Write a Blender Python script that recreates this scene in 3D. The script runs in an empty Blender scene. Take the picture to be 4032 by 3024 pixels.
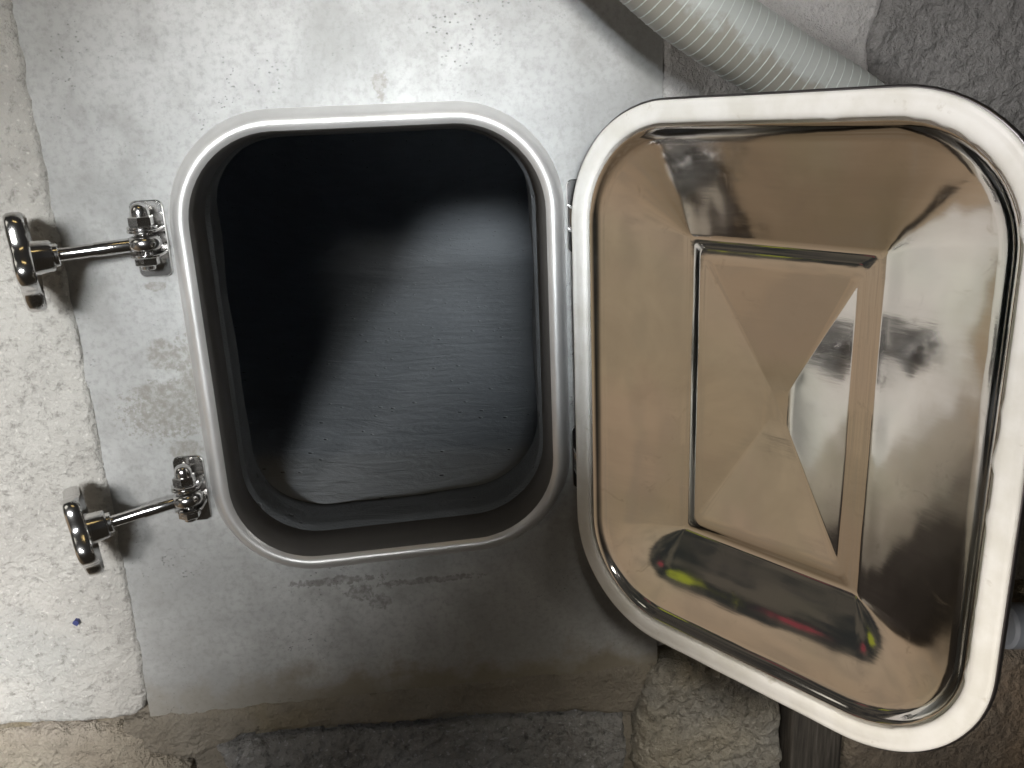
import bpy, bmesh, math, random
from mathutils import Vector, Matrix, noise
random.seed(7)
S = bpy.context.scene
COL = S.collection

# ------------------------------------------------------------------ camera
cam_d = bpy.data.cameras.new("camera")
cam = bpy.data.objects.new("camera", cam_d); COL.objects.link(cam)
S.camera = cam
CAM = dict(loc=(0.0413, -0.7814, 0.2016), yaw=-0.0985, pitch=-0.3006, roll=0.0433, f=3393.5)
cam_d.sensor_fit = 'HORIZONTAL'; cam_d.sensor_width = 36.0
cam_d.lens = CAM['f'] / 4032.0 * 36.0
cam_d.clip_start = 0.01; cam_d.clip_end = 60.0
_R = Matrix.Rotation(CAM['yaw'], 3, 'Z') @ Matrix.Rotation(CAM['pitch'], 3, 'X') @ Matrix.Rotation(CAM['roll'], 3, 'Y')
_r, _f, _u = _R.col[0], _R.col[1], _R.col[2]
_m = Matrix((( _r[0], _u[0], -_f[0]), (_r[1], _u[1], -_f[1]), (_r[2], _u[2], -_f[2])))
cam.matrix_world = Matrix.Translation(CAM['loc']) @ _m.to_4x4()

# ------------------------------------------------------------------ view transform
S.view_settings.view_transform = 'Standard'
S.view_settings.look = 'None'
S.view_settings.exposure = 0.0
S.view_settings.gamma = 1.0
S.view_settings.use_curve_mapping = False

# ------------------------------------------------------------------ node helpers
class NT:
    def __init__(s, tree): s.t = tree; s.n = tree.nodes; s.l = tree.links
    def new(s, typ, **kw):
        n = s.n.new(typ)
        for k, v in kw.items():
            if k[0] == 'i' and k[1:].isdigit(): s.put(n.inputs[int(k[1:])], v)
            elif hasattr(n, k): setattr(n, k, v)
            else: s.put(n.inputs[k.replace('_', ' ')], v)
        return n
    def put(s, sock, v):
        if isinstance(v, bpy.types.NodeSocket): s.l.new(v, sock)
        else:
            if sock.type == 'RGBA' and len(v) == 3: v = (*v, 1)
            sock.default_value = v
    def math(s, op, a, b=0.0, c=0.0, clamp=False):
        n = s.n.new('ShaderNodeMath'); n.operation = op; n.use_clamp = clamp
        for i, v in enumerate((a, b, c)): s.put(n.inputs[i], v)
        return n.outputs[0]
    def vmath(s, op, a, b=None, out=0):
        n = s.n.new('ShaderNodeVectorMath'); n.operation = op
        s.put(n.inputs[0], a)
        if b is not None: s.put(n.inputs[1], b)
        return n.outputs[out]
    def mix(s, f, a, b, mode='MIX'):
        n = s.n.new('ShaderNodeMix'); n.data_type = 'RGBA'; n.blend_type = mode
        s.put(n.inputs[0], f); s.put(n.inputs[6], a); s.put(n.inputs[7], b)
        return n.outputs[2]
    def ramp(s, f, stops, interp='LINEAR'):
        n = s.n.new('ShaderNodeValToRGB'); n.color_ramp.interpolation = interp
        e = n.color_ramp.elements
        while len(e) > 1: e.remove(e[-1])
        e[0].position = stops[0][0]; e[0].color = (*stops[0][1], 1) if not isinstance(stops[0][1], float) else (stops[0][1],)*3 + (1,)
        for p, c in stops[1:]:
            x = e.new(p); x.color = (*c, 1) if not isinstance(c, float) else (c, c, c, 1)
        s.l.new(f, n.inputs[0]); return n.outputs[0]
    def noise(s, vec, scale, detail=4.0, rough=.55, dist=0.0):
        n = s.new('ShaderNodeTexNoise', Vector=vec, Scale=scale, Detail=detail, Roughness=rough, Distortion=dist)
        return n.outputs[0]
    def step(s, v, lo, hi):
        n = s.n.new('ShaderNodeMapRange'); n.interpolation_type = 'SMOOTHSTEP'; n.clamp = True
        s.put(n.inputs[0], v); s.put(n.inputs[1], lo); s.put(n.inputs[2], hi)
        return n.outputs[0]

def material(name):
    m = bpy.data.materials.new(name); m.use_nodes = True
    t = NT(m.node_tree); b = m.node_tree.nodes['Principled BSDF']
    tc = t.new('ShaderNodeTexCoord').outputs['Object']
    return m, t, b, tc
def bump(t, b, h, strength, dist):
    n = t.new('ShaderNodeBump', Height=h, Strength=strength, Distance=dist)
    t.l.new(n.outputs[0], b.inputs['Normal'])

# ------------------------------------------------------------------ world: the dim cellar round the wall, tan earth floor to the left
W = bpy.data.worlds.new("World"); S.world = W; W.use_nodes = True
w = NT(W.node_tree)
bg = W.node_tree.nodes['Background']
dirv = w.new('ShaderNodeTexCoord').outputs['Generated']
sx = w.new('ShaderNodeSeparateXYZ', i0=dirv)
X, Y, Z = sx.outputs
def lobe(d, lo, hi):
    v = Vector(d).normalized()
    return w.step(w.vmath('DOT_PRODUCT', dirv, tuple(v), out=1), lo, hi)
n1 = w.noise(dirv, 3.0, 5.0); n2 = w.noise(dirv, 14.0, 4.0)
tan = w.ramp(w.math('ADD', Z, w.math('MULTIPLY_ADD', n1, .16, .92)), [(.36, (.15, .108, .068)), (.50, (.24, .176, .115)), (.68, (.385, .288, .195)), (.86, (.41, .32, .228))])
tan = w.mix(w.math('MULTIPLY', w.step(n2, .42, .7), .55), tan, (.24, .195, .145))
floor = w.mix(lobe((-.88, -.08, -.42), .55, .90), (.022, .019, .015), tan)
clut = w.mix(w.step(w.noise(dirv, 9.0, 3.0), .42, .62), (.028, .030, .029), (.10, .088, .07))
clut = w.mix(w.step(w.noise(dirv, 22.0, 2.0), .60, .68), clut, (.03, .03, .035))
upper = w.mix(w.math('MULTIPLY', lobe((-1, 0, .05), .4, .85), w.step(Z, .7, .1)), (.025, .024, .023), clut)
hz = w.math('ADD', w.math('ADD', Z, w.math('MULTIPLY', w.math('MAXIMUM', w.math('SUBTRACT', w.math('MULTIPLY', Y, -1.0), .12), 0.0), -.26)), w.math('MULTIPLY', w.math('SUBTRACT', w.noise(dirv, 6.0, 2.0), .5), .06))
col = w.mix(w.step(hz, -.175, -.14), floor, upper)
col = w.mix(lobe((-.99, -.08, -.068), .9991, .9996), col, (.30, .32, .04))
col = w.mix(lobe((-.975, -.20, -.05), .99955, .9998), col, (.24, .05, .06))
w.put(bg.inputs[0], col); bg.inputs[1].default_value = 1.0

# ------------------------------------------------------------------ lamps
def area(name, loc, target, size, power, color, sy=None, spread=180):
    d = bpy.data.lights.new(name, 'AREA'); d.energy = power; d.color = color
    d.shape = 'RECTANGLE' if sy else 'SQUARE'; d.size = size
    if sy: d.size_y = sy
    d.spread = math.radians(spread)
    o = bpy.data.objects.new(name, d); COL.objects.link(o)
    o.location = loc
    o.rotation_euler = (Vector(target) - Vector(loc)).to_track_quat('-Z', 'Y').to_euler()
    return o
def lamp(name, loc, target, size, power, color, angle, blend=1.0):
    d = bpy.data.lights.new(name, 'SPOT'); d.energy = power; d.color = color
    d.spot_size = math.radians(angle); d.spot_blend = blend; d.shadow_soft_size = size
    o = bpy.data.objects.new(name, d); COL.objects.link(o); o.location = loc
    o.rotation_euler = (Vector(target) - Vector(loc)).to_track_quat('-Z', 'Y').to_euler()
    return o
# added spots stand in for one doorway; gaps between cones leave lower right shaded
lamp("left_wall_fill", (-.35, -2.2, .62), (-.24, 0, .03), .26, 315, (.96, .99, 1.0), 13)
lamp("far_left_fill", (-.8, -2.0, .5), (-.75, 0, -.15), .2, 320, (1.0, .985, .96), 34)  # added for the far plaster that the dish mirrors
lamp("low_left_fill", (-.6, -2.0, .4), (-.41, 0, -.36), .15, 250, (1.0, .985, .965), 9)
lamp("opening_fill", (-.2, -2.2, .50), (.03, 0, .135), .2, 920, (.91, .965, 1.0), 7.8)  # narrow added spot through the opening, lights the vat floor
lamp("upper_left_fill", (-.2, -2.3, .8), (-.22, 0, .30), .15, 55, (1.0, .96, .85), 12)
lamp("door_fill", (-1.2, -1.6, .45), (.41, -.26, .15), .15, 140, (1.0, .985, .97), 18)
lamp("low_door_fill", (-1.0, -1.8, .35), (.40, -.3, -.2), .12, 150, (1.0, .95, .88), 14)
lamp("upper_fill", (.1, -2.3, .8), (.10, 0, .43), .26, 680, (1.0, .98, .94), 11)
lamp("middle_fill", (.08, -2.2, .75), (.17, 0, .12), .15, 90, (.84, .93, 1.0), 8.5)
lamp("right_wall_fill", (.32, -2.2, .85), (.47, 0, .24), .22, 110, (1.0, .97, .95), 11)
lamp("foot_fill", (.33, -1.6, .6), (.34, 0, -.48), .15, 110, (1.0, .95, .86), 13)
lamp("granite_fill", (.0, -1.8, .3), (.02, 0, -.50), .1, 22, (.93, .96, 1.0), 7)
area("left_metal_fill", (-1.1, -.7, .9), (-.1, 0, 0), .5, .85, (1.0, .96, .85), .5)  # added soft source for highlights on the steel, no window here
area("tube_lamp", (.1, -.9, 1.5), (.1, 0, 0), .6, .6, (1.0, .72, .30), .06)

# ------------------------------------------------------------------ object helpers
def link(name, me, mat=None, parent=None, smooth=True):
    o = bpy.data.objects.new(name, me); COL.objects.link(o)
    if mat: me.materials.append(mat)
    if parent: o.parent = parent
    if smooth:
        for p in me.polygons: p.use_smooth = True
    return o
def from_bm(name, bm, mat, parent=None, smooth=True, sharp=None):
    bmesh.ops.recalc_face_normals(bm, faces=bm.faces)
    me = bpy.data.meshes.new(name); bm.to_mesh(me); bm.free()
    o = link(name, me, mat, parent, smooth)
    if sharp is not None: me.set_sharp_from_angle(angle=math.radians(sharp))
    return o
def tag(o, label=None, cat=None, group=None, kind=None):
    if label: o['label'] = label
    if cat: o['category'] = cat
    if group: o['group'] = group
    if kind: o['kind'] = kind
    return o
def empty(name, loc=(0, 0, 0), mat=None):
    o = bpy.data.objects.new(name, None); COL.objects.link(o); o.empty_display_size = .02
    if mat is not None: o.matrix_world = mat
    else: o.location = loc
    return o
def rrect(wd, ht, r, seg=14, side=10):
    """closed outline, counter-clockwise, list of (x, z, nx, nz)"""
    out = []
    cs = ((wd/2-r, ht/2-r, 0), (-wd/2+r, ht/2-r, 90), (-wd/2+r, -ht/2+r, 180), (wd/2-r, -ht/2+r, 270))
    for i, (cx, cz, a0) in enumerate(cs):
        for k in range(seg + 1):
            a = math.radians(a0 + 90.0 * k / seg)
            out.append((cx + r*math.cos(a), cz + r*math.sin(a), math.cos(a), math.sin(a)))
        nx, nz, na = cs[(i + 1) % 4]
        p = out[-1]; a = math.radians(na); q = (nx + r*math.cos(a), nz + r*math.sin(a))
        for k in range(1, side):
            t = k/side; out.append((p[0]+(q[0]-p[0])*t, p[1]+(q[1]-p[1])*t, p[2], p[3]))
    return out
def loft(bm, loops, closed=True):
    vs = [[bm.verts.new(c) for c in lp] for lp in loops]
    n = len(vs[0])
    for a, b in zip(vs, vs[1:]):
        for i in range(n if closed else n - 1):
            j = (i + 1) % n
            bm.faces.new((a[i], a[j], b[j], b[i]))
    return vs
def lathe_pts(profile, n=32):
    return [[(r*math.cos(2*math.pi*k/n), r*math.sin(2*math.pi*k/n), h) for k in range(n)] for r, h in profile]
def lathe(bm, profile, n=32, mat=None, cap=True, rf=None):
    loops = []
    for r, h in profile:
        lp = []
        for k in range(n):
            a = 2*math.pi*k/n
            rr = r * (rf(a) if rf else 1)
            v = Vector((rr*math.cos(a), rr*math.sin(a), h))
            lp.append(mat @ v if mat else v)
        loops.append(lp)
    vs = loft(bm, loops)
    if cap:
        bm.faces.new(vs[0][::-1]); bm.faces.new(vs[-1])
def tube(bm, pts, r, n=16, cap=True):
    pts = [Vector(p) for p in pts]; loops = []; up = None
    for i, p in enumerate(pts):
        d = (pts[min(i+1, len(pts)-1)] - pts[max(i-1, 0)]).normalized()
        if up is None:
            up = Vector((0, 1, 0)) if abs(d.y) < .8 else Vector((1, 0, 0))
        s = d.cross(up).normalized(); up = s.cross(d).normalized()
        rr = r(i) if callable(r) else r
        loops.append([p + rr*(math.cos(2*math.pi*k/n)*s + math.sin(2*math.pi*k/n)*up) for k in range(n)])
    vs = loft(bm, loops)
    if cap: bm.faces.new(vs[0][::-1]); bm.faces.new(vs[-1])
def catmull(P, n):
    P = [Vector(p) for p in P]; P = [2*P[0]-P[1]] + P + [2*P[-1]-P[-2]]
    out = []
    for i in range(1, len(P)-2):
        for k in range(n):
            t = k/n; a, b, c, d = P[i-1:i+3]
            out.append(.5*((2*b) + (c-a)*t + (2*a-5*b+4*c-d)*t*t + (3*b-a-3*c+d)*t**3))
    out.append(P[-2]); return out
def axis_matrix(origin, d, up=(0, 0, 1)):
    z = Vector(d).normalized(); x = Vector(up).cross(z).normalized(); y = z.cross(x)
    return Matrix.Translation(origin) @ Matrix((x, y, z)).transposed().to_4x4()

# ------------------------------------------------------------------ materials
def steel(name, col, rough, bmp=0.0, bscale=(40, 40, 40), smudge=0.0, rvar=0.0):
    m, t, b, tc = material(name)
    b.inputs['Metallic'].default_value = 1.0
    v = t.vmath('MULTIPLY', tc, bscale)
    n = t.noise(v, 1.0, 5.0, .6)
    c = t.mix(t.math('MULTIPLY', t.noise(tc, 18.0, 4.0), smudge), col, tuple(x*.55 for x in col))
    t.put(b.inputs['Base Color'], c)
    t.put(b.inputs['Roughness'], t.math('MULTIPLY_ADD', t.noise(tc, 25.0, 5.0), rvar, rough - rvar*.5, True))
    if bmp: bump(t, b, n, .5, bmp)
    return m
M_CHROME = steel('polished_steel', (.70, .69, .68), .17, 0, smudge=.3, rvar=.12)
M_FRAME = steel('satin_steel', (.74, .725, .71), .41, .0006, (50, 50, 50), .8, .24)
M_FRAME.node_tree.nodes['Principled BSDF'].inputs['Metallic'].default_value = .6
M_LIP = steel('worn_shaded_lining', (.20, .187, .175), .55, .0006, (60, 25, 60), .7, .2)  # worn steel, coloured dark to hold the shade inside the opening
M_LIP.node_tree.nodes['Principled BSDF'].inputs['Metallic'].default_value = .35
M_EDGE = steel('dark_steel_edge', (.16, .15, .155), .38)

def dish_mat():
    m, t, b, tc = material('polished_dish_steel')
    b.inputs['Metallic'].default_value = 1.0
    sm = t.math('MAXIMUM', t.step(t.noise(tc, 9.0, 5.0, .6, .6), .45, .75), t.step(t.noise(tc, 38.0, 5.0, .7, 1.0), .58, .75))
    streak = t.noise(t.vmath('MULTIPLY', tc, (30, 260, 30)), 1.0, 4.0)
    c = t.mix(t.math('MULTIPLY', sm, .35), t.mix(t.step(t.noise(tc, 7.0, 3.0), .42, .6), (.70, .665, .635), (.675, .67, .615)), (.44, .41, .37))
    t.put(b.inputs['Base Color'], c)
    t.put(b.inputs['Roughness'], t.math('ADD', t.math('MULTIPLY_ADD', streak, .06, .045), t.math('MULTIPLY', sm, .08)))
    h = t.math('ADD', t.math('MULTIPLY', t.noise(tc, 17.0, 1.8, .45), 1.0), t.math('MULTIPLY_ADD', streak, .03, t.math('MULTIPLY', t.noise(tc, 6.0, 1.0), 1.5)))
    bump(t, b, h, .5, .0015)
    return m
M_DISH = dish_mat()

def gasket_mat():
    m, t, b, tc = material('white_rubber_seal')
    st = t.noise(t.vmath('MULTIPLY', tc, (30, 30, 8)), 1.0, 5.0)
    dirt = t.step(t.noise(tc, 55.0, 4.0, .6), .635, .74)
    c = t.mix(t.step(st, .35, .7), (.76, .745, .715), (.66, .64, .59))
    c = t.mix(t.math('MULTIPLY', dirt, .5), c, (.40, .36, .28))
    t.put(b.inputs['Base Color'], c); b.inputs['Roughness'].default_value = .5
    b.inputs['Subsurface Weight'].default_value = .0
    bump(t, b, st, .25, .0005)
    return m
M_GASKET = gasket_mat()

def cement_mat():
    m, t, b, tc = material('smooth_grey_cement')
    n_lo = t.step(t.noise(tc, 5.5, 6.0, .6, .4), .28, .72); n_md = t.noise(tc, 22.0, 5.0, .6); n_hi = t.noise(tc, 160.0, 5.0, .65)
    c = t.mix(n_lo, (.282, .282, .277), (.462, .463, .458))
    c = t.mix(t.math('MULTIPLY', t.step(n_md, .45, .72), .55), c, (.26, .257, .245))
    c = t.mix(t.math('MULTIPLY', t.step(n_hi, .42, .70), .42), c, (.21, .21, .20))
    # small pits, denser in some places
    vor = t.new('ShaderNodeTexVoronoi', Vector=t.vmath('MULTIPLY', tc, (1.0, 1.0, 1.4)), Scale=250.0, Randomness=1.0)
    dens = t.math('MULTIPLY_ADD', t.step(t.noise(tc, 9.0, 3.0), .38, .66), .16, .03)
    pit = t.math('SUBTRACT', 1.0, t.step(vor.outputs['Distance'], t.math('MULTIPLY', dens, .8), t.math('MULTIPLY_ADD', dens, 1.0, .10)))
    pk = t.math('MULTIPLY', t.step(t.noise(tc, 70.0, 2.0), .47, .57), t.step(t.noise(tc, 7.0, 2.0), .42, .58))
    pit = t.math('MULTIPLY', pit, pk)
    c = t.mix(t.math('MULTIPLY', pit, .6), c, (.14, .14, .13))
    # bare brownish patches with speckled edges
    def spot(x, z, rx, rz, thr, sc):
        d = t.vmath('LENGTH', t.vmath('MULTIPLY', t.vmath('SUBTRACT', tc, (x, 0, z)), (1/rx, 0, 1/rz)), out=1)
        v = t.math('MULTIPLY_ADD', t.noise(tc, sc, 3.0, .6), thr, t.math('SUBTRACT', .9 - thr*.5, d))
        return t.math('MULTIPLY', t.step(v, -.10, .22), t.math('MULTIPLY_ADD', t.step(n_hi, .38, .58), .6, .4))
    s = spot(-.195, .009, .016, .018, .9, 70.0)
    for a in ((-.196, -.024, .034, .011, 1.6, 120.0), (-.2, -.045, .045, .028, 2.6, 260.0), (-.178, -.01, .010, .04, 2.2, 240.0),
              (-.192, .072, .010, .005, 1.2, 160.0), (.017, .233, .007, .013, 2.4, 130.0), (-.19, -.083, .018, .011, .5, 90.0)):
        s = t.math('MAXIMUM', s, spot(*a))
    c = t.mix(t.math('MULTIPLY', s, .62), c, (.20, .185, .155))
    s2 = spot(-.045, -.250, .014, .010, 2.4, 170.0)
    for a in ((-.07, -.234, .05, .005, 2.4, 160.0), (-.025, -.262, .012, .010, 2.0, 150.0), (.02, -.243, .06, .004, 2.4, 160.0)):
        s2 = t.math('MAXIMUM', s2, spot(*a))
    c = t.mix(t.math('MULTIPLY', s2, .5), c, (.11, .10, .09))
    # earth-brown splash along the foot
    sz = t.new('ShaderNodeSeparateXYZ', i0=tc).outputs[2]
    foot = t.step(t.math('ADD', sz, t.math('MULTIPLY', t.math('SUBTRACT', n_md, .5), .12)), -.322, -.366)
    c = t.mix(t.math('MULTIPLY', foot, t.math('MULTIPLY_ADD', t.step(t.new('ShaderNodeSeparateXYZ', i0=tc).outputs[0], -.22, -.05), .4, .42)), c, (.19, .16, .11))
    t.put(b.inputs['Base Color'], c)
    t.put(b.inputs['Roughness'], t.math('MULTIPLY_ADD', n_md, .25, .52)); b.inputs['Specular IOR Level'].default_value = .3
    h = t.math('ADD', t.math('MULTIPLY', n_hi, .35), t.math('MULTIPLY_ADD', n_md, .8, t.math('MULTIPLY', pit, -.7)))
    bump(t, b, h, .9, .0019)
    return m
M_CEMENT = cement_mat()

def chamber_mat(name='raw_concrete_inside', k=1.0):
    m, t, b, tc = material(name)
    v = t.vmath('MULTIPLY', tc, (14, 26, 40))
    n = t.noise(v, 1.0, 8.0, .66, .5); n2 = t.noise(tc, 9.0, 4.0)
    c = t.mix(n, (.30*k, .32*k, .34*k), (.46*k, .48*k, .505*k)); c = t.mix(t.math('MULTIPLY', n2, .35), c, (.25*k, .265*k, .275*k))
    vor = t.new('ShaderNodeTexVoronoi', Vector=tc, Scale=32.0)
    pit = t.math('SUBTRACT', 1.0, t.step(vor.outputs['Distance'], .05, .11))
    c = t.mix(t.math('MULTIPLY', pit, .7), c, (.06, .06, .06))
    t.put(b.inputs['Base Color'], c); b.inputs['Roughness'].default_value = .55
    bump(t, b, t.math('ADD', n, t.math('MULTIPLY', pit, -.6)), .8, .004)
    return m
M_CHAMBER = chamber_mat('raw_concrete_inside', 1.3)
M_NECK = chamber_mat('shaded_neck_concrete', .38)  # chamber concrete coloured darker to put shade into the neck

def rock_mat(name, c1, c2, dark, light, grain=150.0, spk=.5, bd=.0025, tint=None):
    m, t, b, tc = material(name)
    n_lo = t.noise(tc, 9.0, 5.0, .6); n_hi = t.noise(tc, grain, 5.0, .7); n_md = t.noise(tc, 45.0, 5.0, .65)
    c = t.mix(t.step(n_lo, .3, .7), c1, c2)
    if tint: c = t.mix(t.math('MULTIPLY', t.step(t.noise(tc, 5.0, 4.0), .5, .68), .6), c, tint)
    c = t.mix(t.math('MULTIPLY', t.step(n_hi, .50, .72), spk*.8), c, dark)
    c = t.mix(t.math('MULTIPLY', t.step(t.noise(tc, grain*1.7, 3.0, .6), .58, .76), spk*.7), c, light)
    t.put(b.inputs['Base Color'], c); b.inputs['Roughness'].default_value = .82
    vg = t.new('ShaderNodeTexVoronoi', Vector=t.vmath('ADD', tc, t.vmath('MULTIPLY', t.new('ShaderNodeTexNoise', Vector=tc, Scale=60.0).outputs['Color'], (.012, .012, .012))), Scale=grain*1.3).outputs['Distance']
    bump(t, b, t.math('ADD', t.math('MULTIPLY', n_md, .5), t.math('ADD', t.math('MULTIPLY', n_hi, .5), t.math('ADD', t.math('MULTIPLY', vg, .35), t.math('MULTIPLY', t.noise(tc, grain*2.6, 3.0, .7), .6)))), 1.0, bd*2.4)
    return m
M_PLASTER = rock_mat('rough_lime_plaster', (.41, .395, .37), (.51, .495, .465), (.17, .16, .145), (.74, .72, .68), 125.0, .85, .0017, (.37, .375, .36))
M_PLASTER2 = rock_mat('grey_lime_plaster', (.46, .45, .44), (.56, .55, .545), (.20, .20, .195), (.58, .57, .56), 150.0, .5, .002)
M_MORTAR = rock_mat('earthy_mortar', (.185, .16, .125), (.245, .22, .18), (.13, .115, .09), (.36, .32, .25), 110.0, .4, .0025, (.22, .175, .09))
M_GRANITE_D = rock_mat('dark_granite', (.20, .192, .18), (.30, .295, .285), (.045, .045, .045), (.62, .62, .65), 105.0, .95, .0036)
M_GRANITE_W = rock_mat('weathered_granite', (.34, .31, .25), (.28, .27, .245), (.085, .075, .06), (.62, .58, .49), 100.0, .9, .004, (.32, .265, .17))
M_GRANITE_G = rock_mat('grey_granite', (.215, .21, .205), (.265, .26, .255), (.09, .09, .09), (.52, .51, .50), 110.0, .75, .003)
M_TANSTONE = rock_mat('tan_stone', (.29, .25, .195), (.36, .325, .265), (.22, .19, .15), (.55, .50, .40), 90.0, .5, .004, (.36, .32, .28))
M_BROWN = rock_mat('brown_stone', (.20, .17, .14), (.26, .22, .17), (.09, .08, .07), (.36, .31, .25), 80.0, .6, .004, (.26, .17, .10))
M_SHADE_STONE = rock_mat('shade_dark_stone', (.03, .022, .017), (.045, .034, .026), (.015, .012, .01), (.07, .06, .05), 80.0, .4, .003)  # near-black colour stands in for shade at the wall foot
def wood_mat():
    m, t, b, tc = material('old_dark_timber')
    n = t.noise(t.vmath('MULTIPLY', tc, (220, 220, 14)), 1.0, 5.0, .6)
    t.put(b.inputs['Base Color'], t.ramp(n, [(.3, (.02, .018, .016)), (.55, (.065, .058, .05)), (.75, (.12, .11, .1))]))
    b.inputs['Roughness'].default_value = .8; bump(t, b, n, .8, .002); return m
M_WOOD = wood_mat()
def hose_mat():
    m, t, b, tc = material('cloudy_hose_plastic')
    n = t.noise(tc, 60.0, 5.0, .6); n2 = t.noise(tc, 14.0, 4.0)
    c = t.mix(n2, (.31, .33, .315), (.39, .405, .39))
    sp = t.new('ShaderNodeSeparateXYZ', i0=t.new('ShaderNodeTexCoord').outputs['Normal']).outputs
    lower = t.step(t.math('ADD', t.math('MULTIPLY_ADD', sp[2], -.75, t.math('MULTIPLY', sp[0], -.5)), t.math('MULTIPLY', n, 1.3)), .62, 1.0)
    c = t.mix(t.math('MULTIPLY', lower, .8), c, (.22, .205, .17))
    t.put(b.inputs['Base Color'], c); b.inputs['Roughness'].default_value = .38
    b.inputs['Subsurface Weight'].default_value = .15; b.inputs['Subsurface Radius'].default_value = (.01, .01, .01)
    bump(t, b, n, .3, .001); return m
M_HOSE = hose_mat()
def plain(name, col, rough=.5):
    m, t, b, tc = material(name)
    t.put(b.inputs['Base Color'], t.mix(t.noise(tc, 40.0, 4.0), tuple(c*.8 for c in col), tuple(min(1, c*1.15) for c in col)))
    b.inputs['Roughness'].default_value = rough; return m
M_SPIRAL = plain('white_spiral_plastic', (.46, .50, .48), .4)
M_BLUE = plain('blue_paint', (.04, .05, .16), .5)
M_PIPE = plain('blue_grey_plastic', (.22, .24, .28), .45)

# ------------------------------------------------------------------ the vat: smooth cement face with a rounded opening
OW, OH, OR = .34, .4269, .0935
def warp(x, z):                     # the hand-set frame sags a little towards its lower left corner
    k = max(0.0, min(1.0, -z/(OH/2)))
    return x, z + .028*x*k
def opening(o, y, n=None):
    out = []
    for x, z, nx, nz in rrect(OW, OH, OR, 14, 12):
        x2, z2 = warp(x - nx*o, z - nz*o)
        out.append(Vector((x2, y, z2)))
    return out
vat = tag(empty('wine_vat'), 'smooth grey cement vat face around the open hatch hole', 'vat')
PX0, PX1, PZ0, PZ1 = -.268, .263, -.372, .62
def holed_plane(name, y, x0, x1, z0, z1, loop, mat, parent, flip=False):
    bm = bmesh.new()
    vs = [bm.verts.new(p) for p in loop]
    es = [bm.edges.new((vs[i], vs[(i+1) % len(vs)])) for i in range(len(vs))]
    cs = [bm.verts.new((x, y, z)) for x, z in ((x0, z0), (x1, z0), (x1, z1), (x0, z1))]
    es += [bm.edges.new((cs[i], cs[(i+1) % 4])) for i in range(4)]
    bmesh.ops.triangle_fill(bm, use_beauty=True, edges=es)
    # thickness at the outer border
    oe = [e for e in bm.edges if all(v in cs for v in e.verts)]
    r = bmesh.ops.extrude_edge_only(bm, edges=oe)
    bmesh.ops.translate(bm, vec=(0, .05, 0), verts=[g for g in r['geom'] if isinstance(g, bmesh.types.BMVert)])
    return from_bm(name, bm, mat, parent, smooth=False)
holed_plane('cement_face', 0.0, PX0, PX1, PZ0, PZ1, opening(.004, 0.0), M_CEMENT, vat)
bm = bmesh.new()                    # concrete neck through the wall
def rough(lp, a):
    return [v + Vector((noise.noise(v*14)*a, noise.noise(v*11 + Vector((5, 0, 0)))*a, noise.noise(v*13 + Vector((0, 7, 0)))*a)) for v in lp]
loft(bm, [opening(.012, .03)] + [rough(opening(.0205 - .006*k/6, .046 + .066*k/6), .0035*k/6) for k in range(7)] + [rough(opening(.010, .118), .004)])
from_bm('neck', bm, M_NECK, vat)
# hollow chamber behind: flat floor level with the neck, rounded into back and side walls
bm = bmesh.new()
CX0, CX1, CY1, CR = -1.0, .95, 2.7, .85
FZ, FH = -.206, .60                # floor level, height over which the floor curves up into the walls
def plan(d):
    x0, x1, y1 = CX0 + d, CX1 - d*.55, CY1 - d
    r = min(CR, (x1 - x0)/2 - .01, y1 - .112 - .02); pts = []
    for k in range(13): pts.append((x0, .112 + (y1 - r - .112)*k/13))
    for k in range(25):
        a = math.pi - math.pi/2*k/24; pts.append((x0 + r + r*math.cos(a), y1 - r + r*math.sin(a)))
    for k in range(1, 9): pts.append((x0 + r + (x1 - x0 - 2*r)*k/9, y1))
    for k in range(25):
        a = math.pi/2 - math.pi/2*k/24; pts.append((x1 - r + r*math.cos(a), y1 - r + r*math.sin(a)))
    for k in range(1, 14): pts.append((x1, y1 - r - (y1 - r - .112)*k/13))
    return pts
def lump(v):
    v.z += (.006*noise.noise(v*5) + .002*noise.noise(v*16))*min(1.0, max(0.0, (v.y - .12)*4)); v.y += .006*noise.noise(v*4 + Vector((9, 0, 0))) if v.y > .2 else 0
    return v
loops = []
for k in range(25):
    a = math.pi/2*k/24
    loops.append([lump(Vector((x, y, FZ + FH*(1-math.cos(a))))) for x, y in plan(1.05*(1-math.sin(a)))])
for z in (.55, .7, 1.0): loops.append([Vector((x, y, z)) for x, y in plan(0)])
vs = loft(bm, loops, closed=False)
bm.faces.new(vs[0]); bm.faces.new(vs[-1])
from_bm('chamber', bm, M_CHAMBER, vat)
bm = bmesh.new(); lp = rough(opening(.010, .118), .004)
for v in lp: v.y = .115
o = holed_plane('inner_face', .115, CX0 - .02, CX1 + .02, FZ - .12, 1.02, lp, M_CHAMBER, vat); bm.free()

# stainless frame round the opening (part of the vat)
bm = bmesh.new()
prof = [(-.0045, .0015), (-.001, -.0022), (.001, -.0065), (.0035, -.0105), (.0065, -.0128), (.0095, -.0135), (.0125, -.0122), (.0152, -.0088), (.0168, -.0035), (.0175, .003), (.0178, .012), (.0178, .044), (.0150, .047), (.012, .047)]
loft(bm, [opening(o_, y_) for o_, y_ in prof[:8]])
from_bm('hatch_frame', bm, M_FRAME, vat)
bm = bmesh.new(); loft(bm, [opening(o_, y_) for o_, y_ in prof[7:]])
from_bm('frame_lining', bm, M_LIP, vat)

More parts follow.
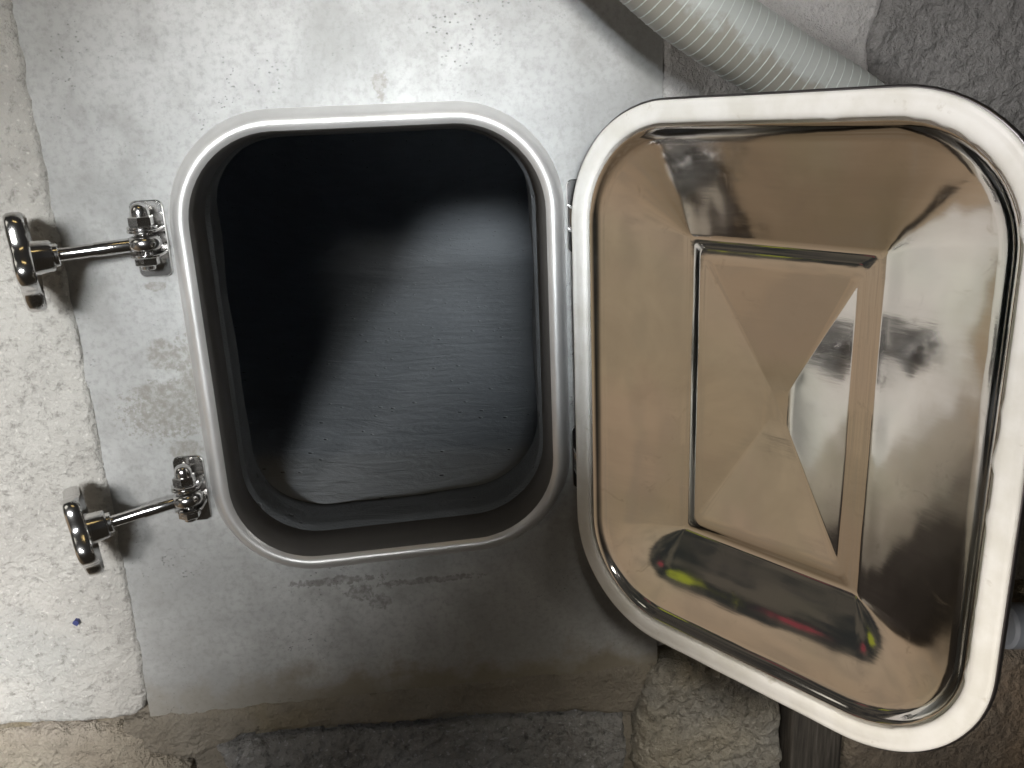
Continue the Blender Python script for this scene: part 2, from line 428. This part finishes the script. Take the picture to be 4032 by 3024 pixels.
# ------------------------------------------------------------------ hatch door
DW, DH, DR, DGW = .378, .4745, .0996, .0171
HX, HY, PHI, DZ = .1725, -.03, .945, -.0279
du = Vector((math.cos(PHI), -math.sin(PHI), 0)); dn = Vector((-math.sin(PHI), -math.cos(PHI), 0))
DM = Matrix.Translation(Vector((HX, HY, DZ)) + du*DW/2) @ Matrix((du, (0, 0, 1), dn)).transposed().to_4x4()
door = tag(empty('hatch_door', mat=DM), 'polished steel hatch door swung open, pressed dish with white seal round its rim', 'hatch door')
def dloop(o, c, w_=DW, h_=DH, r_=DR, seg=14, side=12):
    return [Vector((x - nx*o, z - nz*o, c)) for x, z, nx, nz in rrect(w_, h_, r_, seg, side)]
# white seal, its inner lip torn here and there
bm = bmesh.new()
def lip(o, c, amt):
    out = []
    for i, (x, z, nx, nz) in enumerate(rrect(DW, DH, DR, 40, 60)):
        a = 0.0
        v = noise.noise(Vector((x*60, z*60, 3.1)))
        if (x > .02 and z > 0) or (x > .08): a = amt*max(0.0, v - .12)*2.2
        a += .0003*noise.noise(Vector((x*30, z*30, 0)))
        out.append(Vector((x - nx*(o + a), z - nz*(o + a), c)))
    return out
loft(bm, [lip(o_, c_, a_*.55) for o_, c_, a_ in ((.0008, -.010, 0), (.0003, -.003, 0), (.0008, -.0010, 0), (.0020, -.0001, 0), (.0045, .0003, 0), (.0062, -.0001, 0), (.0080, .0002, 0), (.0125, .0003, 0), (.0150, -.0002, .0), (.0166, -.0013, .0005), (.0174, -.0026, .004), (.0172, -.0034, .003), (.0164, -.013, 0))])
from_bm('seal', bm, M_GASKET, door)
# steel edge holding the seal
bm = bmesh.new()
loft(bm, [dloop(o_, c_) for o_, c_ in ((.0014, -.003), (-.0002, -.0024), (-.0012, -.0032), (-.0014, -.0060), (-.0006, -.0095), (.003, -.0120), (.012, -.0135), (.022, -.0150))])
from_bm('rim', bm, M_EDGE, door)
# pressed dish
RXW, RZH = .0835, .1335           # half size of the flat-bottomed rectangle
IXW, IZH = .0690, .1215           # half size of the pyramid
def rect_like(hx, hz, r, c):
    return [Vector((x - .0028, z, c)) for x, z, nx, nz in rrect(2*hx, 2*hz, r, 14, 12)]
bm = bmesh.new()
L = [dloop(.0165, -.0090), dloop(.0174, -.0060), dloop(.0184, -.0046), dloop(.0196, -.0040), dloop(.0212, -.0044), dloop(.0232, -.0058), dloop(.0255, -.0076)]
o0 = dloop(.0285, -.0090)
r0 = rect_like(RXW, RZH, .0035, -.0305)
N = 16; OUT = rrect(DW, DH, DR, 14, 12)
for k in range(N + 1):
    t = k/N
    tt = t
    lp = []
    for (qx, qz, nx, nz), a, b_ in zip(OUT, o0, r0):
        v = a.lerp(b_, tt)
        v.z = a.z + (b_.z - a.z)*(t - (.05 + .09*max(0.0, -nz) - .05*max(0.0, nx) - .06*max(0.0, nz))*math.sin(math.pi*t))
        lp.append(v)
    L.append(lp)
L += [rect_like(RXW - .0035, RZH - .0030, .0035, -.0313), rect_like(IXW + .0062, IZH + .0052, .004, -.0313), rect_like(IXW + .0022, IZH + .0020, .007, -.0304)]
vs = loft(bm, L)
base = rect_like(IXW, IZH, .007, -.0300)
K = 10; ring = []
for k in range(K):
    t = k/K*.985
    ring.append([Vector((-.0028 + (v.x+.0028)*(1-t), v.y*(1-t), -.0300 - .0140*t)) for v in base])
v2 = loft(bm, ring)
n_ = len(vs[-1])
for i in range(n_):
    j = (i+1) % n_; bm.faces.new((vs[-1][i], vs[-1][j], v2[0][j], v2[0][i]))
bm.faces.new(v2[-1])
dish = from_bm('dish', bm, M_DISH, door, sharp=40)
# back skin
bm = bmesh.new()
vs = loft(bm, [dloop(.018, -.0140), dloop(.03, -.0160), rect_like(RXW + .003, RZH + .003, .006, -.0345), rect_like(IXW, IZH, .004, -.0335), rect_like(.002, .002, .0005, -.0475)])
bm.faces.new(vs[-1]); from_bm('back_skin', bm, M_CHROME, door, sharp=30)

# ------------------------------------------------------------------ brackets, hinges, clamps
def rr_plate(bm, cx, cz, wd, ht, r, y0, y1, bev=.0008):
    pts = rrect(wd, ht, r, 6, 2)
    loft_l = []
    for off, y in ((0, y0), (0, y1 + bev), (bev, y1)):
        loft_l.append([Vector((cx + x - nx*off, y, cz + z - nz*off)) for x, z, nx, nz in pts])
    vs = loft(bm, loft_l); bm.faces.new(vs[-1])
def ear(bm, z0, z1, r=.0128, y_end=-.021):
    pts = [(-r, -.001)] + [(-r + 0, y_end + .0)] + [(r*math.cos(a), y_end - r*math.sin(a)) for a in [math.pi - math.pi*k/16 for k in range(1, 16)]] + [(r, y_end), (r, -.001)]
    b0 = .0006; zz = (z0, z0 + b0, z1 - b0, z1); sc = (.95, 1, 1, .95)
    vs = loft(bm, [[Vector((x*s, y_end + (y - y_end)*s if y < -.002 else y, z)) for x, y in pts] for z, s in zip(zz, sc)])
    bm.faces.new(vs[0][::-1]); bm.faces.new(vs[-1])
def bracket_bm():
    bm = bmesh.new()
    rr_plate(bm, 0, .001, .028, .066, .006, .001, -.0032)
    ear(bm, .0092, .0118); ear(bm, -.0118, -.0092)
    return bm
EY = -.0215
rod_dir = Vector((-.935, -.350, -.045)).normalized()
def make_clamp():
    root = empty('swing_clamp')
    from_bm('bracket', bracket_bm(), M_CHROME, root, sharp=35)
    T = Matrix.Translation((0, EY, 0))
    bm = bmesh.new(); lathe(bm, [(.0118, .0122), (.0122, .0126), (.0122, .0140), (.0116, .0144)], 32, T)
    from_bm('washer', bm, M_CHROME, root, sharp=35)
    hexf = lambda a: 1.0/max(math.cos(((a + math.pi/6) % (math.pi/3)) - math.pi/6), .8)
    bm = bmesh.new()
    lathe(bm, [(.0082, .0144), (.0090, .0150), (.0090, .0218), (.0082, .0226)], 48, T, True, hexf)
    lathe(bm, [(.0080, .0222), (.0080, .0255), (.0075, .0285), (.0062, .0312), (.0040, .0330), (.0012, .0337)], 32, T)
    from_bm('dome_nut', bm, M_CHROME, root, sharp=30)
    bm = bmesh.new()
    lathe(bm, [(.0080, -.0118), (.0088, -.0124), (.0088, -.0180), (.0080, -.0187)], 48, T, True, hexf)
    lathe(bm, [(.0062, -.0186), (.0062, -.0215), (.0054, -.0224)], 32, T)
    from_bm('bolt_head', bm, M_CHROME, root, sharp=30)
    # eye bolt: ring round the pin, then the rod
    bm = bmesh.new()
    loops = []
    for k in range(32):
        a = 2*math.pi*k/32; c = Vector((math.cos(a), math.sin(a), 0))
        loops.append([Vector((0, EY, 0)) + c*(.0082 + .0058*math.cos(b)) + Vector((0, 0, .0068*math.sin(b))) for b in [2*math.pi*q/16 for q in range(16)]])
    vs = [[bm.verts.new(p) for p in lp] for lp in loops]
    for i in range(32):
        for q in range(16):
            bm.faces.new((vs[i][q], vs[(i+1) % 32][q], vs[(i+1) % 32][(q+1) % 16], vs[i][(q+1) % 16]))
    A = axis_matrix((0, EY, 0), rod_dir)
    lathe(bm, [(.0062, .009), (.0060, .016), (.0060, .0385), (.0055, .0395), (.0055, .075)], 24, A)
    lathe(bm, [(.0040, -.0115), (.0040, .0118)], 16, T)
    from_bm('eye_bolt', bm, M_CHROME, root, sharp=40)
    bm = bmesh.new(); lathe(bm, [(.0088, .0655), (.0096, .0662), (.0096, .0690), (.0088, .0698)], 32, A)
    from_bm('collar', bm, M_CHROME, root, sharp=35)
    # hand knob: hub and lobed wheel
    knob_bm = bmesh.new()
    lathe(knob_bm, [(.0105, .0690), (.0124, .0698), (.0130, .0715), (.0140, .0850), (.0150, .0935)], 32, A)
    knob = from_bm('knob', knob_bm, M_CHROME, root, sharp=35)
    lob = lambda a: 1.0 + .12*math.cos(5*(a + .2))
    bm = bmesh.new()
    lathe(bm, [(.012, .0925), (.028, .0908), (.0340, .0835), (.0362, .0832), (.0378, .0850), (.0383, .0900), (.0378, .0948), (.0362, .0968), (.030, .0978), (.020, .0984), (.008, .0986)], 96, A, True, lob)
    from_bm('knob_wheel', bm, M_CHROME, knob, sharp=50)
    return root
def copy_tree(o, parent=None):
    c = o.copy(); COL.objects.link(c)
    if parent: c.parent = parent
    for ch in o.children: copy_tree(ch, c)
    return c
cl1 = make_clamp(); cl1.location = (-.1895, 0, .1125)
cl2 = copy_tree(cl1); cl2.location = (-.1895, 0, -.1225)
_ax = Vector((0, 0, 1)).cross(rod_dir).normalized(); _e = Matrix.Translation((0, EY, 0))
_rot = Matrix.Rotation(math.radians(3.5), 4, _ax)
if (_rot @ rod_dir).z > rod_dir.z: _rot = _rot.inverted()
for ch in cl2.children:            # the lower rod droops a little more
    if ch.name.split('.')[0] in ('eye_bolt', 'collar', 'knob'): ch.matrix_basis = _e @ _rot @ _e.inverted()
tag(cl1, 'upper polished swing clamp with lobed hand knob, beside the top of the opening', 'clamp', 'swing clamps left of the opening')
tag(cl2, 'lower polished swing clamp with lobed hand knob, nearest the pale plaster corner', 'clamp', 'swing clamps left of the opening')
# hinge brackets on the wall and knuckles to the door
for zc in (.112, -.122):
    bm = bracket_bm()
    for v in bm.verts: v.co = Vector((v.co.x + .1885, v.co.y, v.co.z + zc))
    from_bm('hinge_bracket', bm, M_CHROME, vat, sharp=35)
    bm = bmesh.new()
    lathe(bm, [(.0042, zc - .02), (.0042, zc + .02)], 20, Matrix.Translation((.1885, EY, 0)))
    lathe(bm, [(.0085, zc - .0088), (.0085, zc + .0088)], 24, Matrix.Translation((.1885, EY, 0)))
    tube(bm, [(.1885, EY, zc), (.196, -.030, zc), (.2035, -.0385, zc)], .005, 12)
    inv = DM.inverted()
    for v in bm.verts: v.co = inv @ v.co
    from_bm('hinge', bm, M_CHROME, door, sharp=35)

# ------------------------------------------------------------------ masonry round the vat: relief blocks with real thickness
def sdist(p, poly):
    d = 1e9; ins = False; n = len(poly)
    for i in range(n):
        ax, az = poly[i]; bx, bz = poly[(i+1) % n]
        ex, ez = bx-ax, bz-az
        t = max(0, min(1, ((p[0]-ax)*ex + (p[1]-az)*ez)/(ex*ex+ez*ez+1e-12)))
        d = min(d, math.hypot(p[0]-ax-ex*t, p[1]-az-ez*t))
        if (az > p[1]) != (bz > p[1]) and p[0] < (bx-ax)*(p[1]-az)/(bz-az) + ax: ins = not ins
    return d if ins else -d
def block(name, poly, mat, label, cat, proud, edge, amp, freq, stepv=.004, base=.012, edge_n=.004, seed=0.0, fine=.0012, group=None):
    xs = [p[0] for p in poly]; zs = [p[1] for p in poly]
    x0, z0 = min(xs) - .006, min(zs) - .006
    nx = int((max(xs)+.006-x0)/stepv) + 1; nz = int((max(zs)+.006-z0)/stepv) + 1
    V = {}; bm = bmesh.new()
    so = Vector((seed, seed*1.7, seed*.3))
    for i in range(nx+1):
        for k in range(nz+1):
            x = x0 + i*stepv; z = z0 + k*stepv
            q = Vector((x, 0, z)) + so
            d = sdist((x, z), poly) + edge_n*noise.noise(q*55) + edge_n*.5*noise.noise(q*140)
            if d < -.0005: continue
            t = min(1.0, max(0.0, d/edge)); prof_ = math.sqrt(max(0.0, 1-(1-t)**2))
            h = noise.fractal(q*freq, 1.0, 2.0, 5)*amp + noise.noise(q*170)*fine*1.5 + noise.noise(q*90)*fine
            y = base - (base + proud)*prof_ - h*prof_
            V[(i, k)] = bm.verts.new((x, y, z))
    for (i, k), a in list(V.items()):
        if (i+1, k) in V and (i+1, k+1) in V and (i, k+1) in V:
            bm.faces.new((a, V[(i+1, k)], V[(i+1, k+1)], V[(i, k+1)]))
    bmesh.ops.delete(bm, geom=[v for v in bm.verts if not v.link_faces], context='VERTS')
    be = [e for e in bm.edges if e.is_boundary]
    r = bmesh.ops.extrude_edge_only(bm, edges=be)
    bmesh.ops.translate(bm, vec=(0, .04, 0), verts=[g for g in r['geom'] if isinstance(g, bmesh.types.BMVert)])
    o = from_bm(name, bm, mat)
    return tag(o, label, cat, group)
# bedding mortar behind and between everything
bm = bmesh.new()
vs = {}
st = .008
def in_hole(x, z): return PX0 + .01 < x < PX1 - .01 and z > PZ0 + .02
for i in range(240):
    for k in range(170):
        x = -.95 + i*st; z = -.75 + k*st
        q = Vector((x, 0, z))
        vs[(i, k)] = bm.verts.new((x, .010 - noise.fractal(q*16, 1.0, 2.0, 5)*.006, z))
for i in range(239):
    for k in range(169):
        x = -.95 + i*st; z = -.75 + k*st
        if in_hole(x, z) and in_hole(x+st, z+st): continue
        bm.faces.new((vs[(i, k)], vs[(i+1, k)], vs[(i+1, k+1)], vs[(i, k+1)]))
bmesh.ops.delete(bm, geom=[v for v in bm.verts if not v.link_faces], context='VERTS')
tag(from_bm('cellar_wall', bm, M_MORTAR), 'earthy brown mortar joints showing between the stones of the wall', 'wall')

block('plaster_slab', [(-.85, -.362), (-.60, -.363), (-.40, -.362), (-.33, -.367), (-.283, -.366), (-.270, -.358), (-.2645, -.340), (-.263, -.30), (-.2635, .0), (-.264, .3), (-.266, .62), (-.85, .62)],
      M_PLASTER, 'pale rough lime plaster left of the grey cement face', 'plaster', .0035, .006, .0045, 9.0, .0035, .008, .0012, 1.0, .0010)
block('mortar_strip', [(-.30, -.372), (-.27, -.366), (-.1, -.366), (.1, -.366), (.262, -.366), (.256, -.39), (.238, -.43), (.10, -.413), (-.09, -.405), (-.18, -.404), (-.23, -.43), (-.30, -.41)],
      M_MORTAR, 'brown mortar band along the foot of the grey cement face', 'mortar', .004, .008, .005, 16.0, .0035, .012, .003, 2.0)
block('foundation_stone', [(-.70, -.372), (-.45, -.369), (-.35, -.370), (-.30, -.376), (-.278, -.387), (-.27, -.41), (-.235, -.43), (-.235, -.545), (-.5, -.552), (-.90, -.550), (-.90, -.372)],
      M_TANSTONE, 'tan rough stone under the pale plaster in the lower left corner', 'stone', .006, .014, .010, 11.0, .0035, .014, .004, 3.0, .0018)
block('foundation_stone', [(-.212, -.408), (-.15, -.412), (-.09, -.410), (.07, -.418), (.12, -.417), (.226, -.429), (.229, -.46), (.228, -.62), (-.215, -.62), (-.20, -.45)],
      M_GRANITE_D, 'long dark grey granite block under the brown mortar band', 'stone', .006, .008, .006, 14.0, .003, .016, .004, 4.0, .0036)
block('foundation_stone', [(.236, -.62), (.234, -.45), (.241, -.40), (.252, -.378), (.270, -.362), (.30, -.352), (.36, -.352), (.40, -.37), (.402, -.43), (.412, -.50), (.42, -.62)],
      M_GRANITE_W, 'weathered brownish granite stone below the open hatch door', 'stone', .016, .020, .008, 13.0, .003, .016, .005, 5.0, .0036)
block('foundation_stone', [(.468, -.62), (.466, -.42), (.49, -.385), (.56, -.37), (.64, -.376), (.70, -.385), (.95, -.40), (.95, -.62)],
      M_BROWN, 'rusty brown stone in the lower right corner', 'stone', .020, .020, .010, 11.0, .0035, .016, .004, 6.0, .002)
block('grey_wall_stone', [(.462, .60), (.458, .29), (.451, .262), (.446, .25), (.450, .225), (.464, .205), (.50, .02), (.95, .0), (.95, .60)],
      M_GRANITE_G, 'big dark grey granite stone behind the top right corner of the door', 'stone', .005, .010, .006, 13.0, .0035, .014, .003, 7.0, .0022)
block('plaster_slab', [(.2615, .62), (.2615, -.30), (.262, -.352), (.30, -.350), (.46, -.33), (.50, .0), (.468, .20), (.455, .226), (.4515, .25), (.456, .262), (.463, .29), (.467, .62)],
      M_PLASTER2, 'light grey rough plaster behind the ribbed hose', 'plaster', .002, .006, .004, 11.0, .004, .012, .001, 8.0, .0012)
block('side_stone', [(.50, -.30), (.52, -.02), (.95, -.02), (.95, -.315), (.70, -.309)],
      M_GRANITE_G, 'flat grey stone at the right edge above the blue grey pipe', 'stone', .018, .008, .004, 8.0, .0045, .016, .002, 9.0)
block('foundation_stone', [(-1.3, -.95), (-1.3, -.56), (-.9, -.555), (-.6, -.562), (-.3, -.558), (-.24, -.57), (-.24, -.95)],
      M_SHADE_STONE, 'unseen stone coloured near black as wall-foot shade mirrored in the dish', 'stone', .02, .02, .012, 9.0, .008, .016, .004, 10.0, .002)  # added below the view so the dish mirrors a dark wall foot
# dark timber post stub at the foot
bm = bmesh.new()
for xx, wd_, yy in ((.437, .062, -.016),):
    lp = []
    pts = rrect(wd_, .07, .008, 5, 6)
    for k in range(30):
        z = -.64 + .245*k/29
        lp.append([Vector((xx + x + .0018*noise.noise(Vector((x*90, y*90, z*4))), yy + .02 + y + .002*noise.noise(Vector((x*120, 9, z*3))), z)) for x, y, a, b_ in pts])
    vs_ = loft(bm, lp); bm.faces.new(vs_[-1])
tag(from_bm('timber_post', bm, M_WOOD), 'old dark timber stub standing between the two lower right stones', 'timber')
# blue-grey pipe end at the right edge
bm = bmesh.new()
lathe(bm, [(.021, 0), (.0245, .003), (.0245, .30), (.021, .303)], 32, axis_matrix((.632, -.035, -.342), (1, .0, -.12)))
tag(from_bm('drain_pipe', bm, M_PIPE, sharp=40), 'blue grey plastic pipe poking in at the right edge', 'pipe')
# blue paint fleck on the plaster
bm = bmesh.new()
for k, (x, z) in enumerate(((-.3205, -.2495), (-.3180, -.2470), (-.3150, -.2478), (-.3142, -.2505), (-.3165, -.2535), (-.3190, -.2515))): bm.verts.new((x, -.0072, z))
bm.verts.ensure_lookup_table(); f = bm.faces.new(bm.verts)
r = bmesh.ops.extrude_face_region(bm, geom=[f]); bmesh.ops.translate(bm, vec=(0, .006, 0), verts=[g for g in r['geom'] if isinstance(g, bmesh.types.BMVert)])
tag(from_bm('paint_fleck', bm, M_BLUE, smooth=False), 'tiny dark blue paint fleck on the pale plaster', 'fleck')

# ------------------------------------------------------------------ ribbed hose
HR = .0295
hp = catmull([(.085, -.085, .47), (.158, -.085, .370), (.246, -.085, .287), (.330, -.082, .234), (.415, -.078, .182), (.48, -.070, .10), (.505, -.06, -.02), (.51, -.06, -.12)], 24)
hose = None
bm = bmesh.new(); tube(bm, hp, HR, 40)
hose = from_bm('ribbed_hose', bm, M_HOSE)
tag(hose, 'cloudy pale plastic hose with white spiral ribs, passing behind the door', 'hose')
# spiral rib
bm = bmesh.new()
cum = [0.0]
for a, b_ in zip(hp, hp[1:]): cum.append(cum[-1] + (b_-a).length)
def at(s):
    for i in range(len(cum)-1):
        if s <= cum[i+1]:
            t = (s-cum[i])/(cum[i+1]-cum[i]+1e-9); d = (hp[i+1]-hp[i]).normalized()
            return hp[i].lerp(hp[i+1], t), d
    return hp[-1], (hp[-1]-hp[-2]).normalized()
pitch = .0075; pts = []
ns = int(cum[-1]/pitch*26)
for k in range(ns):
    s = cum[-1]*k/ns; p, d = at(s); a = 2*math.pi*s/pitch
    e1 = d.cross(Vector((0, 1, 0))).normalized(); e2 = e1.cross(d)
    pts.append(p + (HR - .0002)*(math.cos(a)*e1 + math.sin(a)*e2))
tube(bm, pts, .0006, 6)
from_bm('spiral_rib', bm, M_SPIRAL, hose)
